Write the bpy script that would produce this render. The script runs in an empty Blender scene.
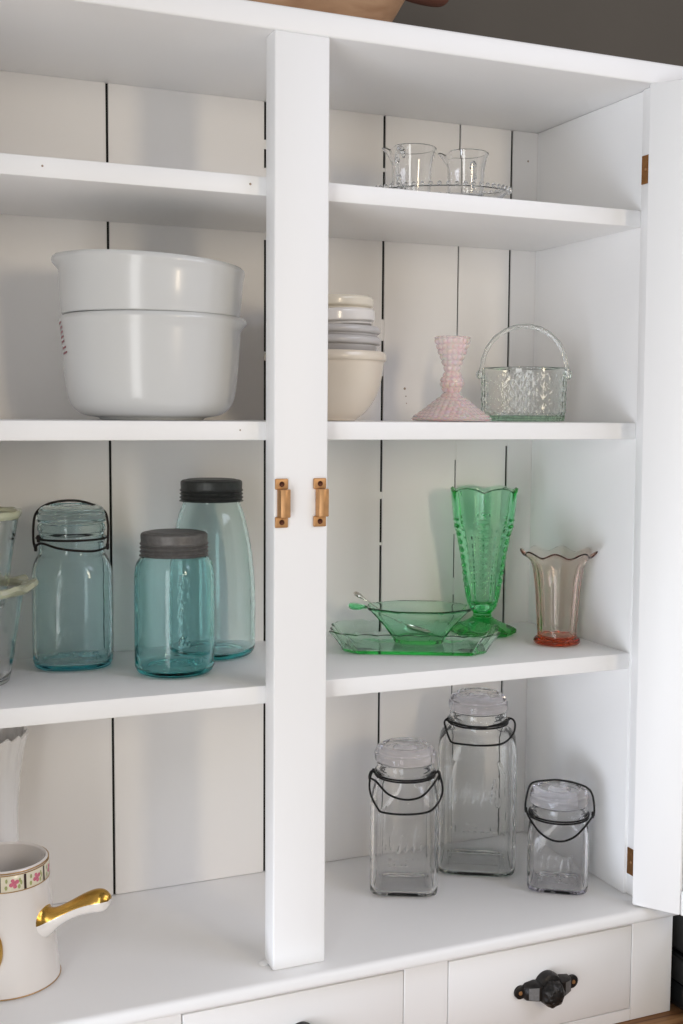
import bpy, bmesh, math, random
import numpy as np
from mathutils import Vector, Matrix
random.seed(7); rng = np.random.default_rng(7)
PI = math.pi; sin = math.sin; cos = math.cos; R = math.radians
scene = bpy.context.scene
COL = scene.collection
FZ = 1.07            # height of the hutch counter above the floor

# ------------------------------------------------------------------ materials
def new_mat(name):
    m = bpy.data.materials.new(name); m.use_nodes = True
    nt = m.node_tree; nt.nodes.clear()
    out = nt.nodes.new('ShaderNodeOutputMaterial')
    return m, nt, out
def lin(r, g, b):
    f = lambda c: (c/255/12.92) if c/255 <= .04045 else ((c/255+.055)/1.055)**2.4
    return (f(r), f(g), f(b), 1)
def paint(name, col, col2=None, rough=.45, scale=6, bump=.08, stretch=(1, 1, .12), coat=0):
    m, nt, out = new_mat(name); N = nt.nodes; L = nt.links
    p = N.new('ShaderNodeBsdfPrincipled'); L.new(p.outputs[0], out.inputs[0])
    p.inputs['Roughness'].default_value = rough
    p.inputs['Coat Weight'].default_value = coat
    tc = N.new('ShaderNodeTexCoord'); mp = N.new('ShaderNodeMapping')
    mp.inputs['Scale'].default_value = stretch
    L.new(tc.outputs['Object'], mp.inputs[0])
    n1 = N.new('ShaderNodeTexNoise'); n1.inputs['Scale'].default_value = scale; n1.inputs['Detail'].default_value = 5
    L.new(mp.outputs[0], n1.inputs['Vector'])
    mx = N.new('ShaderNodeMix'); mx.data_type = 'RGBA'
    L.new(n1.outputs['Fac'], mx.inputs['Factor'])
    mx.inputs['A'].default_value = col; mx.inputs['B'].default_value = col2 or tuple(c*.93 for c in col[:3])+(1,)
    L.new(mx.outputs['Result'], p.inputs['Base Color'])
    if bump:
        n2 = N.new('ShaderNodeTexNoise'); n2.inputs['Scale'].default_value = scale*14; n2.inputs['Detail'].default_value = 4
        L.new(mp.outputs[0], n2.inputs['Vector'])
        b = N.new('ShaderNodeBump'); b.inputs['Strength'].default_value = bump; b.inputs['Distance'].default_value = .002
        L.new(n2.outputs['Fac'], b.inputs['Height']); L.new(b.outputs[0], p.inputs['Normal'])
    return m
def glass(name, sig, ior=1.5, wavy=0.0, rough=0.0):
    """clear surface, colour from absorption per metre inside the glass"""
    m, nt, out = new_mat(name); N = nt.nodes; L = nt.links
    g = N.new('ShaderNodeBsdfGlass'); g.inputs['IOR'].default_value = ior; g.inputs['Roughness'].default_value = rough
    g.inputs['Color'].default_value = (1, 1, 1, 1)
    L.new(g.outputs[0], out.inputs['Surface'])
    mxs = max(sig)
    if mxs > 0:
        v = N.new('ShaderNodeVolumeAbsorption')
        v.inputs['Color'].default_value = tuple(1-s/mxs for s in sig)+(1,)
        v.inputs['Density'].default_value = mxs
        L.new(v.outputs[0], out.inputs['Volume'])
    if wavy:
        tc = N.new('ShaderNodeTexCoord'); n = N.new('ShaderNodeTexNoise')
        n.inputs['Scale'].default_value = 38; n.inputs['Detail'].default_value = 2
        L.new(tc.outputs['Object'], n.inputs['Vector'])
        b = N.new('ShaderNodeBump'); b.inputs['Strength'].default_value = wavy; b.inputs['Distance'].default_value = .01
        L.new(n.outputs['Fac'], b.inputs['Height']); L.new(b.outputs[0], g.inputs['Normal'])
    return m
def simple(name, col, rough=.4, metal=0, noise=0, nscale=60, coat=0, trans=0, sss=0, bump=0):
    m, nt, out = new_mat(name); N = nt.nodes; L = nt.links
    p = N.new('ShaderNodeBsdfPrincipled'); L.new(p.outputs[0], out.inputs[0])
    p.inputs['Roughness'].default_value = rough; p.inputs['Metallic'].default_value = metal
    p.inputs['Coat Weight'].default_value = coat; p.inputs['Transmission Weight'].default_value = trans
    if sss:
        p.inputs['Subsurface Weight'].default_value = sss; p.inputs['Subsurface Scale'].default_value = .01
    p.inputs['Base Color'].default_value = col
    if noise or bump:
        tc = N.new('ShaderNodeTexCoord'); n = N.new('ShaderNodeTexNoise')
        n.inputs['Scale'].default_value = nscale; n.inputs['Detail'].default_value = 6
        L.new(tc.outputs['Object'], n.inputs['Vector'])
        mx = N.new('ShaderNodeMix'); mx.data_type = 'RGBA'
        L.new(n.outputs['Fac'], mx.inputs['Factor'])
        mx.inputs['A'].default_value = tuple(c*(1-noise) for c in col[:3])+(1,)
        mx.inputs['B'].default_value = tuple(min(1, c*(1+noise)) for c in col[:3])+(1,)
        L.new(mx.outputs['Result'], p.inputs['Base Color'])
        if bump:
            b = N.new('ShaderNodeBump'); b.inputs['Strength'].default_value = bump; b.inputs['Distance'].default_value = .002
            L.new(n.outputs['Fac'], b.inputs['Height']); L.new(b.outputs[0], p.inputs['Normal'])
    return m
def wood(name, c1, c2, scale=(2, 30, 30), rough=.55, crack=None):
    m, nt, out = new_mat(name); N = nt.nodes; L = nt.links
    p = N.new('ShaderNodeBsdfPrincipled'); L.new(p.outputs[0], out.inputs[0]); p.inputs['Roughness'].default_value = rough
    tc = N.new('ShaderNodeTexCoord'); mp = N.new('ShaderNodeMapping'); mp.inputs['Scale'].default_value = scale
    L.new(tc.outputs['Object'], mp.inputs[0])
    n = N.new('ShaderNodeTexNoise'); n.inputs['Scale'].default_value = 3; n.inputs['Detail'].default_value = 8; n.inputs['Distortion'].default_value = .8
    L.new(mp.outputs[0], n.inputs['Vector'])
    r = N.new('ShaderNodeValToRGB'); L.new(n.outputs['Fac'], r.inputs[0])
    r.color_ramp.elements[0].position = .3; r.color_ramp.elements[0].color = c1
    r.color_ramp.elements[1].position = .7; r.color_ramp.elements[1].color = c2
    if crack:
        e = r.color_ramp.elements.new(.36); e.color = crack
        r.color_ramp.elements[0].color = crack
        e2 = r.color_ramp.elements.new(.41); e2.color = c1
    L.new(r.outputs[0], p.inputs['Base Color'])
    b = N.new('ShaderNodeBump'); b.inputs['Strength'].default_value = .2; b.inputs['Distance'].default_value = .002
    L.new(n.outputs['Fac'], b.inputs['Height']); L.new(b.outputs[0], p.inputs['Normal'])
    return m

M = {}
M['white'] = paint('white_paint', (.925, .922, .918, 1), (.90, .897, .893, 1), rough=.45)
M['white_h'] = paint('white_paint_boards', (.925, .922, .918, 1), (.90, .897, .893, 1), rough=.45, stretch=(.12, 1, 1))
M['plank'] = paint('plank_paint', (.905, .885, .86, 1), (.865, .845, .825, 1), rough=.5, scale=5)
M['dark_gap'] = simple('dark_gap', (.012, .011, .010, 1), .9, noise=.3)
M['seam'] = simple('bare_wood_seam', (.36, .27, .21, 1), .8, noise=.3)
M['brass'] = simple('aged_brass', (.56, .31, .14, 1), .48, .75, noise=.25, nscale=120)
M['brass_dark'] = simple('dark_screw', (.10, .035, .02, 1), .45, .8, noise=.3)
M['hinge'] = simple('hinge_brass', (.36, .17, .06, 1), .42, .9, noise=.4, nscale=150)
M['iron'] = simple('black_cast_iron', (.022, .02, .019, 1), .38, .5, noise=.5, nscale=220, bump=.15)
M['iron_edge'] = simple('grey_iron', (.24, .245, .25, 1), .5, .6, noise=.3, nscale=300)
M['wire'] = simple('dark_wire', (.016, .015, .015, 1), .45, .6, noise=.4, nscale=300)
M['wire_rust'] = simple('rusty_wire', (.022, .014, .012, 1), .5, .5, noise=.6, nscale=300)
M['zinc'] = simple('grey_zinc', (.155, .150, .146, 1), .5, .5, noise=.35, nscale=180, bump=.15)
M['zinc_dark'] = simple('dark_zinc', (.060, .063, .060, 1), .45, .5, noise=.35, nscale=180, bump=.15)
M['milk'] = simple('milk_glass', (.66, .665, .655, 1), .22, coat=.15, noise=.01, nscale=10)
M['milkv'] = simple('milk_vase_glass', (.84, .83, .82, 1), .2, coat=.2, noise=.01, nscale=10)
M['cream'] = simple('cream_stoneware', (.74, .66, .55, 1), .25, coat=.2, noise=.03, nscale=15)
M['cream_pale'] = simple('pale_cream_glaze', (.76, .70, .58, 1), .25, coat=.2, noise=.03, nscale=15)
M['greyglaze'] = simple('grey_glaze', (.52, .50, .49, 1), .25, coat=.2, noise=.03, nscale=15)
M['whiteglaze'] = simple('white_glaze', (.78, .75, .72, 1), .2, coat=.3, noise=.02, nscale=15)
M['porcelain'] = simple('porcelain', (.80, .755, .71, 1), .13, coat=.5, noise=.015, nscale=12)
M['gold'] = simple('gilt', (.56, .33, .075, 1), .27, 1, noise=.12, nscale=70)
M['goldline'] = simple('gold_line', (.42, .25, .10, 1), .4, .5, noise=.1)
M['band'] = simple('ivory_band', (.80, .74, .58, 1), .2, noise=.06, nscale=120)
M['rose'] = simple('pink_rose', (.62, .17, .24, 1), .25, noise=.45, nscale=420)
M['leaf'] = simple('leaf_green', (.36, .40, .16, 1), .3, noise=.3, nscale=300)
M['bar'] = simple('maroon_bar', (.045, .022, .02, 1), .3, noise=.4, nscale=200)
M['redmark'] = simple('red_print', (.24, .03, .05, 1), .4, noise=.2)
M['silver'] = simple('silver', (.62, .58, .53, 1), .22, 1, noise=.3, nscale=250)
M['gl_teal'] = glass('teal_glass', (54, 9.5, 9), wavy=.03, ior=1.33)
M['gl_blue'] = glass('aqua_glass', (27, 5.5, 3.6), wavy=.03, ior=1.33)
M['gl_pale'] = glass('pale_aqua_glass', (25, 4.5, 4.5), wavy=.03, ior=1.33)
M['gl_lidaqua'] = glass('greyed_lid_glass', (5, 3, 3), ior=1.33)
M['gl_grey'] = glass('grey_clear_glass', (3.2, 3, 3), wavy=.03, ior=1.33)
M['gl_greygreen'] = glass('green_grey_clear_glass', (4.2, 2.8, 3.3), wavy=.03, ior=1.33)
M['gl_violet'] = glass('violet_clear_glass', (3.4, 3.9, 2.4), wavy=.03, ior=1.33)
M['gl_lid'] = glass('lid_glass', (3.2, 3.4, 2.8), ior=1.33)
M['gl_clear'] = glass('clear_glass', (3, 2, 2))
M['gl_yellow'] = glass('yellowish_clear_glass', (4, 4, 13))
M['gl_green'] = glass('green_depression_glass', (52, 5, 31), ior=1.44)
M['gl_greend'] = glass('deep_green_glass', (95, 12, 60))
M['gl_greenp'] = glass('pale_green_depression_glass', (42, 4, 26))
M['gl_pink'] = glass('pink_depression_glass', (5, 37, 54), ior=1.40)
M['rim_yellow'] = simple('yellowish_glass_rim', (.88, .89, .66, 1), .15, trans=.55, coat=.3)
M['gl_basket'] = glass('green_tinted_glass', (9, 3.2, 7))
M['opal'] = simple('pink_opalescent_glass', (.95, .745, .725, 1), .08, coat=.6, noise=.04, nscale=25, trans=.22, sss=.7)
M['wall'] = paint('greybrown_wall', (.118, .102, .082, 1), (.098, .085, .068, 1), rough=.85, scale=8, bump=.2, stretch=(1, 1, 1))
M['counterwood'] = wood('barnwood', lin(140, 95, 58), lin(196, 150, 104), (1.2, 26, 26), crack=lin(40, 26, 18))
M['palewood'] = wood('pale_wood', lin(150, 112, 80), lin(186, 150, 116), (3, 9, 14))
M['darkwood'] = wood('red_brown_wood', lin(84, 46, 32), lin(112, 66, 46), (4, 20, 20))
M['floor'] = wood('floor_boards', lin(196, 182, 164), lin(216, 204, 188), (1, 8, 8))
M['appl'] = simple('dark_brushed_steel', (.16, .16, .155, 1), .33, .9, noise=.1, nscale=40)
M['appl_black'] = simple('black_enamel', (.012, .013, .013, 1), .25, 0, noise=.2)

# ------------------------------------------------------------------ mesh helpers
def obj(name, verts, faces, mats, parent=None, loc=(0, 0, 0), rot=(0, 0, 0), smooth=True, fmat=None, sharp=38):
    me = bpy.data.meshes.new(name)
    me.from_pydata([tuple(map(float, v)) for v in verts], [], [tuple(int(i) for i in f) for f in faces])
    if not isinstance(mats, (list, tuple)): mats = [mats]
    for m in mats: me.materials.append(m)
    if fmat is not None: me.polygons.foreach_set('material_index', np.asarray(fmat, dtype=np.int32))
    me.validate(); me.update()
    bm = bmesh.new(); bm.from_mesh(me)
    bmesh.ops.recalc_face_normals(bm, faces=bm.faces); bm.to_mesh(me); bm.free()
    if smooth:
        me.polygons.foreach_set('use_smooth', np.ones(len(me.polygons), dtype=bool))
        me.set_sharp_from_angle(angle=R(sharp))
    o = bpy.data.objects.new(name, me); COL.objects.link(o)
    o.location = loc; o.rotation_euler = rot
    if parent: o.parent = parent
    return o
def empty(name, label, cat, loc, rz=0, group=None, rot=None):
    o = bpy.data.objects.new(name, None); COL.objects.link(o); o.empty_display_size = .05
    o.location = loc; o.rotation_euler = rot or (0, 0, rz)
    tag(o, label, cat, group); return o
def tag(o, label, cat, group=None, kind=None):
    if label: o['label'] = label
    if cat: o['category'] = cat
    if group: o['group'] = group
    if kind: o['kind'] = kind
class MB:
    def __init__(s): s.v = []; s.f = []; s.m = []
    def add(s, v, f, m=0):
        k = len(s.v); s.v.extend([tuple(map(float, p)) for p in v]); s.f.extend([tuple(int(i)+k for i in q) for q in f]); s.m.extend([m]*len(f)); return s
    def box(s, x0, x1, y0, y1, z0, z1, bev=.0015, seg=2, m=0, xf=None):
        bm = bmesh.new(); bmesh.ops.create_cube(bm, size=1)
        for v in bm.verts: v.co = Vector(((x0+x1)/2+v.co.x*(x1-x0), (y0+y1)/2+v.co.y*(y1-y0), (z0+z1)/2+v.co.z*(z1-z0)))
        if bev: bmesh.ops.bevel(bm, geom=bm.edges[:], offset=min(bev, .45*min(x1-x0, y1-y0, z1-z0)), segments=seg, profile=.5, affect='EDGES')
        bm.verts.index_update()
        vs = [v.co.copy() for v in bm.verts]
        if xf: vs = [xf(v) for v in vs]
        s.add(vs, [[v.index for v in f.verts] for f in bm.faces], m); bm.free(); return s
    def build(s, name, mats, parent=None, **k):
        return obj(name, s.v, s.f, mats, parent, fmat=s.m, **k)
def catmull(pts, k=5, closed=False):
    P = [np.array(p, float) for p in pts]; n = len(P); out = []
    rngi = range(n if closed else n-1)
    for i in rngi:
        if closed: a, b, c, d = P[(i-1) % n], P[i], P[(i+1) % n], P[(i+2) % n]
        else: a, b, c, d = P[max(i-1, 0)], P[i], P[i+1], P[min(i+2, n-1)]
        for j in range(k):
            t = j/k
            out.append(.5*((2*b)+(-a+c)*t+(2*a-5*b+4*c-d)*t*t+(-a+3*b-3*c+d)*t**3))
    if not closed: out.append(P[-1])
    return out
def tube_geo(pts, r, n=8, closed=False, flat=1.0):
    """tube round a polyline, parallel-transported; r may be a list"""
    P = [np.array(p, float) for p in pts]; m = len(P); V = []; F = []
    rr = r if hasattr(r, '__len__') else [r]*m
    T = []
    for i in range(m):
        a = P[(i-1) % m] if closed or i > 0 else P[0]; b = P[(i+1) % m] if closed or i < m-1 else P[-1]
        t = b-a; T.append(t/(np.linalg.norm(t)+1e-12))
    u = np.cross(T[0], [0, 0, 1.])
    if np.linalg.norm(u) < 1e-3: u = np.cross(T[0], [0, 1., 0])
    u /= np.linalg.norm(u)
    for i in range(m):
        u = u-T[i]*np.dot(u, T[i]); u /= np.linalg.norm(u)+1e-12; w = np.cross(T[i], u)
        for k in range(n):
            a = 2*PI*k/n; V.append(P[i]+rr[i]*(u*cos(a)+w*sin(a)*flat))
    for i in range(m if closed else m-1):
        j = (i+1) % m
        for k in range(n): F.append((i*n+k, i*n+(k+1) % n, j*n+(k+1) % n, j*n+k))
    if not closed: F.append(tuple(range(n))[::-1]); F.append(tuple((m-1)*n+k for k in range(n)))
    return V, F
def loft(rings, cap0=True, cap1=True, closed_prof=False):
    """rings: list of (n,3) arrays; caps with a fan to the ring's centre"""
    n = len(rings[0]); V = [p for r in rings for p in r]; F = []
    m = len(rings)
    for i in range(m if closed_prof else m-1):
        j = (i+1) % m
        for k in range(n): F.append((i*n+k, i*n+(k+1) % n, j*n+(k+1) % n, j*n+k))
    if cap0 and not closed_prof:
        V.append(np.mean(rings[0], axis=0)); c = len(V)-1
        F += [(c, (k+1) % n, k) for k in range(n)]
    if cap1 and not closed_prof:
        V.append(np.mean(rings[-1], axis=0)); c = len(V)-1; b = (m-1)*n
        F += [(c, b+k, b+(k+1) % n) for k in range(n)]
    return V, F
def circ(n): return np.arange(n)*2*PI/n
def sup(a, e):
    return 1/((np.abs(np.cos(a))**e+np.abs(np.sin(a))**e)**(1/e))
def wall_profile(outer, w, floor, lip=True):
    """closed vessel profile: outer from the base up, over the lip, down the inside"""
    o = [tuple(p) for p in outer]
    top = o[-1]; ins = []
    inner = [(p[0]-w,)+tuple(p[1:]) for p in reversed(o) if p[1] > floor+w*.8]
    prof = o+([(top[0]-w*.5, top[1]+w*.45)+tuple(top[2:])] if lip else [])+inner
    last = inner[-1]
    prof += [(last[0]-w*.6, floor+w*.25)+tuple(last[2:]), (last[0]-w*2, floor)+tuple(last[2:]), (last[0]*.4, floor+.0006)+tuple(last[2:])]
    return prof
def lathe(prof, n=64, rf=None, zf=None):
    """prof rows (r,z[,e]); rf(a,i,r,z)->r array, zf(a,i,r,z)->z array"""
    a = circ(n); rings = []
    for i, p in enumerate(prof):
        r = np.full(n, p[0]); z = np.full(n, p[1])
        if len(p) > 2 and p[2] != 2: r = r*sup(a, p[2])*(1 if True else 1)
        if rf: r = rf(a, i, r, z)
        if zf: z = zf(a, i, r, z)
        rings.append(np.stack([r*np.cos(a), r*np.sin(a), z], 1))
    return loft(rings)

# ------------------------------------------------------------------ the setting
def box_struct(name, x0, x1, y0, y1, z0, z1, mat):
    o = MB().box(x0, x1, y0, y1, z0, z1, bev=0).build(name, mat, smooth=False); tag(o, None, None, kind='structure'); return o
box_struct('floor', -3.0, 3.0, -4.0, .45, -FZ-.05, -FZ, M['floor'])
box_struct('wall_back', -3.0, 3.0, .33, .45, -FZ, 1.75, M['wall'])

# base cupboard and its wooden worktop
bc = empty('base_cupboard', 'low white painted cupboard under the wooden worktop', 'cupboard', (0, 0, -FZ))
MB().box(-1.0, 1.3, -.16, .31, .09, FZ-.205, .003).build('body', M['white'], bc)
MB().box(-.97, 1.27, -.11, .30, 0, .0895, .002).build('plinth', M['white'], bc)
for k in range(4):
    x0 = -.98+k*.565
    d = MB()
    d.box(x0, x0+.55, -.180, -.1605, .11, FZ-.22, .002)
    d.box(x0+.07, x0+.48, -.186, -.179, .18, FZ-.29, .004)
    dd = d.build('door', M['white'], bc)
    kx = x0+(.50 if k % 2 == 0 else .05)
    obj('knob', *lathe([(.0, 0), (.006, 0), (.006, .012), (.014, .018), (.013, .026), (.004, .03)], 20), M['iron'], dd, loc=(kx, -.180, .7), rot=(R(90), 0, 0))
wt = MB()
for k, (y0, y1) in enumerate(((-.20, -.085), (-.083, .05), (.052, .19), (.192, .322))):
    wt.box(-1.03, 1.33, y0, y1, -.205, -.1652, .003)
wto = wt.build('wooden_worktop', M['counterwood'])
tag(wto, 'rustic brown barn wood worktop under the white hutch', 'worktop')

# ------------------------------------------------------------------ the hutch
D = .2776; HT = 1.0621; T_ = .024
Z1, Z2, Z3 = .9103, .637, .3312
TS = .0215
XL, XR = -.449, .514
OL, OR_ = -.512, .577
hutch = empty('hutch_cabinet', 'white painted hutch with open doors, shelves and drawers holding the glassware', 'cabinet', (0, 0, -.1647))
hb = .1647   # local z of the counter
def hz(z): return z+hb
class HB(MB):
    def box(s, x0, x1, y0, y1, z0, z1, **k): return MB.box(s, x0, x1, y0, y1, hz(z0), hz(z1), **k)
# back planks: uneven boards with dark gaps, bridged here and there by paint
seams = [-.43, -.27, -.1244, .0883, .2645, .3845, .471]
gapw = [.0036, .0036, .0033, .0035, .0036, .0022, .0034]
bp = HB(); edges = [XL-.01]+seams+[XR+.012]
for i in range(len(edges)-1):
    x0 = edges[i]+(gapw[i-1]/2 if i else 0); x1 = edges[i+1]-(gapw[i]/2 if i < len(seams) else 0)
    bp.box(x0, x1, D, D+.0030, .0005, HT, bev=.0005, seg=1)
bridges = {-.1244: [(.84, .845), (.62, .623), (.33, .331)], .0883: [(1.0, 1.012), (.30, .302), (.96, .975), (.88, .9), (.72, .73)], .2645: [(.525, .535), (.70, .733), (.75, .78), (.985, .99), (.29, .30), (.458, .462)],
           .3845: [(.38, .405), (.47, .525), (.58, .635), (.66, .73), (.96, .965), (.10, .12)], .471: [(.89, .90), (.60, .612), (.957, .96)]}
for x, L_ in bridges.items():
    for a, b in L_: bp.box(x-.004, x+.004, D+.0006, D+.0029, a, b, bev=0)
bp.build('back_panel', M['plank'], hutch)
HB().box(OL+.01, OR_-.01, D+.0031, D+.018, .0, HT, bev=.001).build('backing_board', M['dark_gap'], hutch)
for x0, x1 in ((OL, XL), (XR, OR_)):
    # side panel runs full height behind the face frame
    HB().box(x0, x1, T_, D-.0003, .0003, HT-.0002, bev=.0015).build('side_panel', M['white'], hutch)
def shear(v): return Vector((v.x-.0085*((v.z-hb)/1.06)+.0045, v.y, v.z))
def shear2(v): return Vector((v.x-.001*((v.z-hb)/1.06), v.y+0, v.z))
# centre stile: its foot is cut a little askew
def foot(v):
    if v.z < hb+.05:
        return Vector((v.x, v.y, v.z+ (-.0005 if v.x < .03 else .0005)))
    return v
HB().box(0, .065, -.006, T_-.0002, .0005, HT-.0003, bev=.0022, seg=3).build('center_stile', M['white'], hutch)
HB().box(XR, OR_, 0, T_-.0002, .0005, HT-.0003, bev=.0015, xf=shear).build('side_stile', M['white'], hutch)
HB().box(OL, XL, 0, T_-.0002, .0005, HT-.0003, bev=.0015).build('side_stile', M['white'], hutch)
for z in (Z1, Z2, Z3):
    HB().box(XL+.0004, XR-.0004, T_, D-.0006, z-TS, z, bev=.0018, seg=2).build('shelf', M['white_h'], hutch)
tb = HB()
tb.box(OL-.015, .597, .0, .305, HT, 1.0885, bev=.0015)
tb.box(OL-.015, .597, -.0055, .0006, HT-.0005, 1.0885, bev=.003, seg=3)
tb.build('top_board', M['white_h'], hutch)
cb = HB()
cb.box(OL-.012, .580, -.0300, D+.02, -.0185, 0, bev=.007, seg=4)
cb.build('counter_board', M['white_h'], hutch)
# small blob of dried paint by the stile's foot
obj('paint_drip', *lathe([(.0060, 0), (.0066, .0008), (.005, .0024), (.002, .0032)], 20), M['white'], hutch, loc=(-.004, .0175, hz(0)))
# small nail marks in the paint
for x, yy, z, r_ in ((-.245, T_-.0001, .9005, .0012), (-.018, T_-.0001, .9005, .0014), (-.030, T_-.0001, .627, .0010), (.300, D-.0001, .683, .0018), (.302, D-.0001, .672, .0010), (.303, D-.0001, .662, .0009), (.556, -.0056, 1.079, .0016), (.4985, D-.0001, 1.020, .0015), (-.14, D-.0001, .95, .0012), (.4925, D-.0001, .612, .0014)):
    obj('nail_mark', *lathe([(r_*.5, 0), (r_, .0001), (r_*.7, .0004)], 10), M['seam'], hutch, loc=(x, yy, hz(z)), rot=(R(90), 0, 0))
# drawer case
ff = HB()
fx = ((OL, -.4455), (-.1675, -.1085), (.1715, .2315), (.5105, OR_))
for x0, x1 in fx: ff.box(x0, x1, -.003, .0175, -.1645, -.0186, bev=.0006, seg=1)
for q in range(3):
    x0, x1 = fx[q][1]+.0001, fx[q+1][0]-.0001
    ff.box(x0, x1, -.003, .0175, -.0306, -.0186, bev=.0006, seg=1)
    ff.box(x0, x1, -.003, .0175, -.1645, -.1480, bev=.0006, seg=1)
ff.build('face_frame', M['white'], hutch)
cs = HB()
cs.box(OL, OL+.02, .018, D+.018, -.1645, -.019, bev=.001); cs.box(OR_-.02, OR_, .018, D+.018, -.1645, -.019, bev=.001)
cs.box(OL+.0202, OR_-.0202, D, D+.018, -.1645, -.019, bev=.001)
cs.box(OL+.0202, OR_-.0202, .018, D-.0002, -.1645, -.155, bev=.001)
cs.build('drawer_case', M['white'], hutch)
def pull_mesh():
    mb = MB()
    # local: x along the drawer, -y towards the room
    for s in (-1, 1):
        # screw ear: a flat rounded tab with a sunken screw
        n = 20; ring = [];
        for yy, rr in ((0, .0078), (-.003, .0078), (-.0042, .006)):
            ring.append(np.array([(s*.0365+rr*cos(a)*1.05, yy, rr*sin(a)) for a in circ(n)]))
        mb.add(*loft(ring), 0)
        ring = [np.array([(s*.0375+rr*cos(a), yy, rr*sin(a)) for a in circ(12)]) for yy, rr in ((-.004, .0026), (-.0052, .0022))]
        mb.add(*loft(ring), 2)
        # wedge block: profile in (x,y), wide at the middle, hexagonal in section
        xs = [s*.034, s*.030, s*.018, s*.013]; pr = []
        for x, h, dp in zip(xs, (.0062, .0095, .0112, .0105), (.004, .0105, .0165, .0165)):
            pr.append(np.array([(x, 0, -h), (x, -dp*.55, -h), (x, -dp, -h*.72), (x, -dp, h*.72), (x, -dp*.55, h), (x, 0, h)]))
        mb.add(*loft(pr), 0)
        # paler grey face laid on the block
        x0, x1 = s*.0296, s*.0186
        mb.add([(x0, -.0109, -.0066), (x1, -.0166, -.0078), (x1, -.0166, .0078), (x0, -.0109, .0066)], [(0, 1, 2, 3)], 1)
    # centre rosette: lobed boss hanging forward and down, over a shell-like collar
    n = 48; rings = []
    for th in np.linspace(.02, PI-.02, 24):
        a = circ(n); lob = 1+.05*np.cos(7*a)*sin(th)+.045*np.cos(9*th)*np.cos(7*a)
        rr = .0155*sin(th)*lob
        rings.append(np.stack([rr*np.cos(a), -.0155-.0135*cos(PI-th)*np.ones(n)*1.05, -.0022+rr*np.sin(a)], 1))
    mb.add(*loft(rings), 0)
    rings = []
    for yy, rr in ((0, .0165), (-.006, .0172), (-.0125, .0155), (-.015, .011)):
        a = circ(n); rings.append(np.stack([rr*np.cos(a)*1.0, np.full(n, yy), .0025+rr*np.sin(a)*1.02], 1))
    mb.add(*loft(rings), 0)
    for k in range(9):
        a = 2*PI*k/9; c = np.array([.0075*cos(a), -.0262, -.0022+.0075*sin(a)])
        v, f = lathe([(.0004, -.002), (.0022, -.0012), (.0028, .0005), (.0016, .002), (.0003, .0024)], 10)
        v = [np.array([p[0], -p[2], p[1]])+c for p in v]; mb.add(v, f, 0)
    return mb
pm = pull_mesh(); pm.v = [(v[0]*1.07, v[1], v[2]*1.12) for v in pm.v]; pull0 = None
for x0, x1 in ((-.444, -.169), (-.107, .170), (.233, .509)):
    d = HB()
    d.box(x0, x1, -.0033, .016, -.1465, -.0322, bev=.0012, seg=2)
    d.box(x0+.01, x1-.01, .0162, .255, -.1425, -.045, bev=.001)
    dr = d.build('drawer', M['white'], hutch)
    px = (x0+x1)/2
    if pull0 is None:
        pull0 = pm.build('drawer_pull', [M['iron'], M['iron_edge'], M['brass']], dr, loc=(px+.004, -.0034, hz(-.0905))); pull0['label'] = 'black cast iron drawer pull'
    else:
        p2 = pull0.copy(); COL.objects.link(p2); p2.parent = dr; p2.location = (px+.004, -.0034, hz(-.0905))
    dr_last = dr
# brass latches on the centre stile
def catch_geo():
    mb = MB()
    for z in (-.0215, .0215):
        mb.box(-.0078, .0078, -.003, 0, z-.0062, z+.0062, bev=.0018, seg=3)
    # raised bent keeper: sheet profile swept in z
    prof = [(-.0046, -.0002), (-.0046, -.0035), (-.0030, -.0085), (.0005, -.0108), (.0052, -.0112), (.0078, -.0100), (.0084, -.0065), (.0084, -.0045), (.0068, -.0045), (.0066, -.0078), (.0046, -.0092), (.0008, -.0088), (-.0012, -.0068), (-.0022, -.003), (-.0022, -.0002)]
    rings = []
    for z in (-.0157, -.0150, .0150, .0157):
        s = .96 if abs(z) > .0155 else 1
        rings.append(np.array([(p[0]*s, p[1]*s, z) for p in prof]))
    n = len(prof); V = [p for r in rings for p in r]; F = []
    for i in range(3):
        for k in range(n): F.append((i*n+k, i*n+(k+1) % n, (i+1)*n+(k+1) % n, (i+1)*n+k))
    F.append(tuple(range(n))); F.append(tuple(3*n+k for k in range(n)))
    mb.add(V, F); return mb
cg = catch_geo()
for x, sgn in ((.0082, 1), (.0545, 1)):
    c = cg.build('latch', M['brass'], hutch, loc=(x, -.0062, hz(.5455)), sharp=30); c['label'] = 'brass latch keeper'
    for z in (-.0215, .0215):
        obj('screw', *lathe([(.0030, 0), (.0031, .0004), (.0024, .0012), (.0010, .0008)], 16), M['brass_dark'], c, loc=(0, -.0030, z), rot=(R(90), 0, 0))
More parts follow.
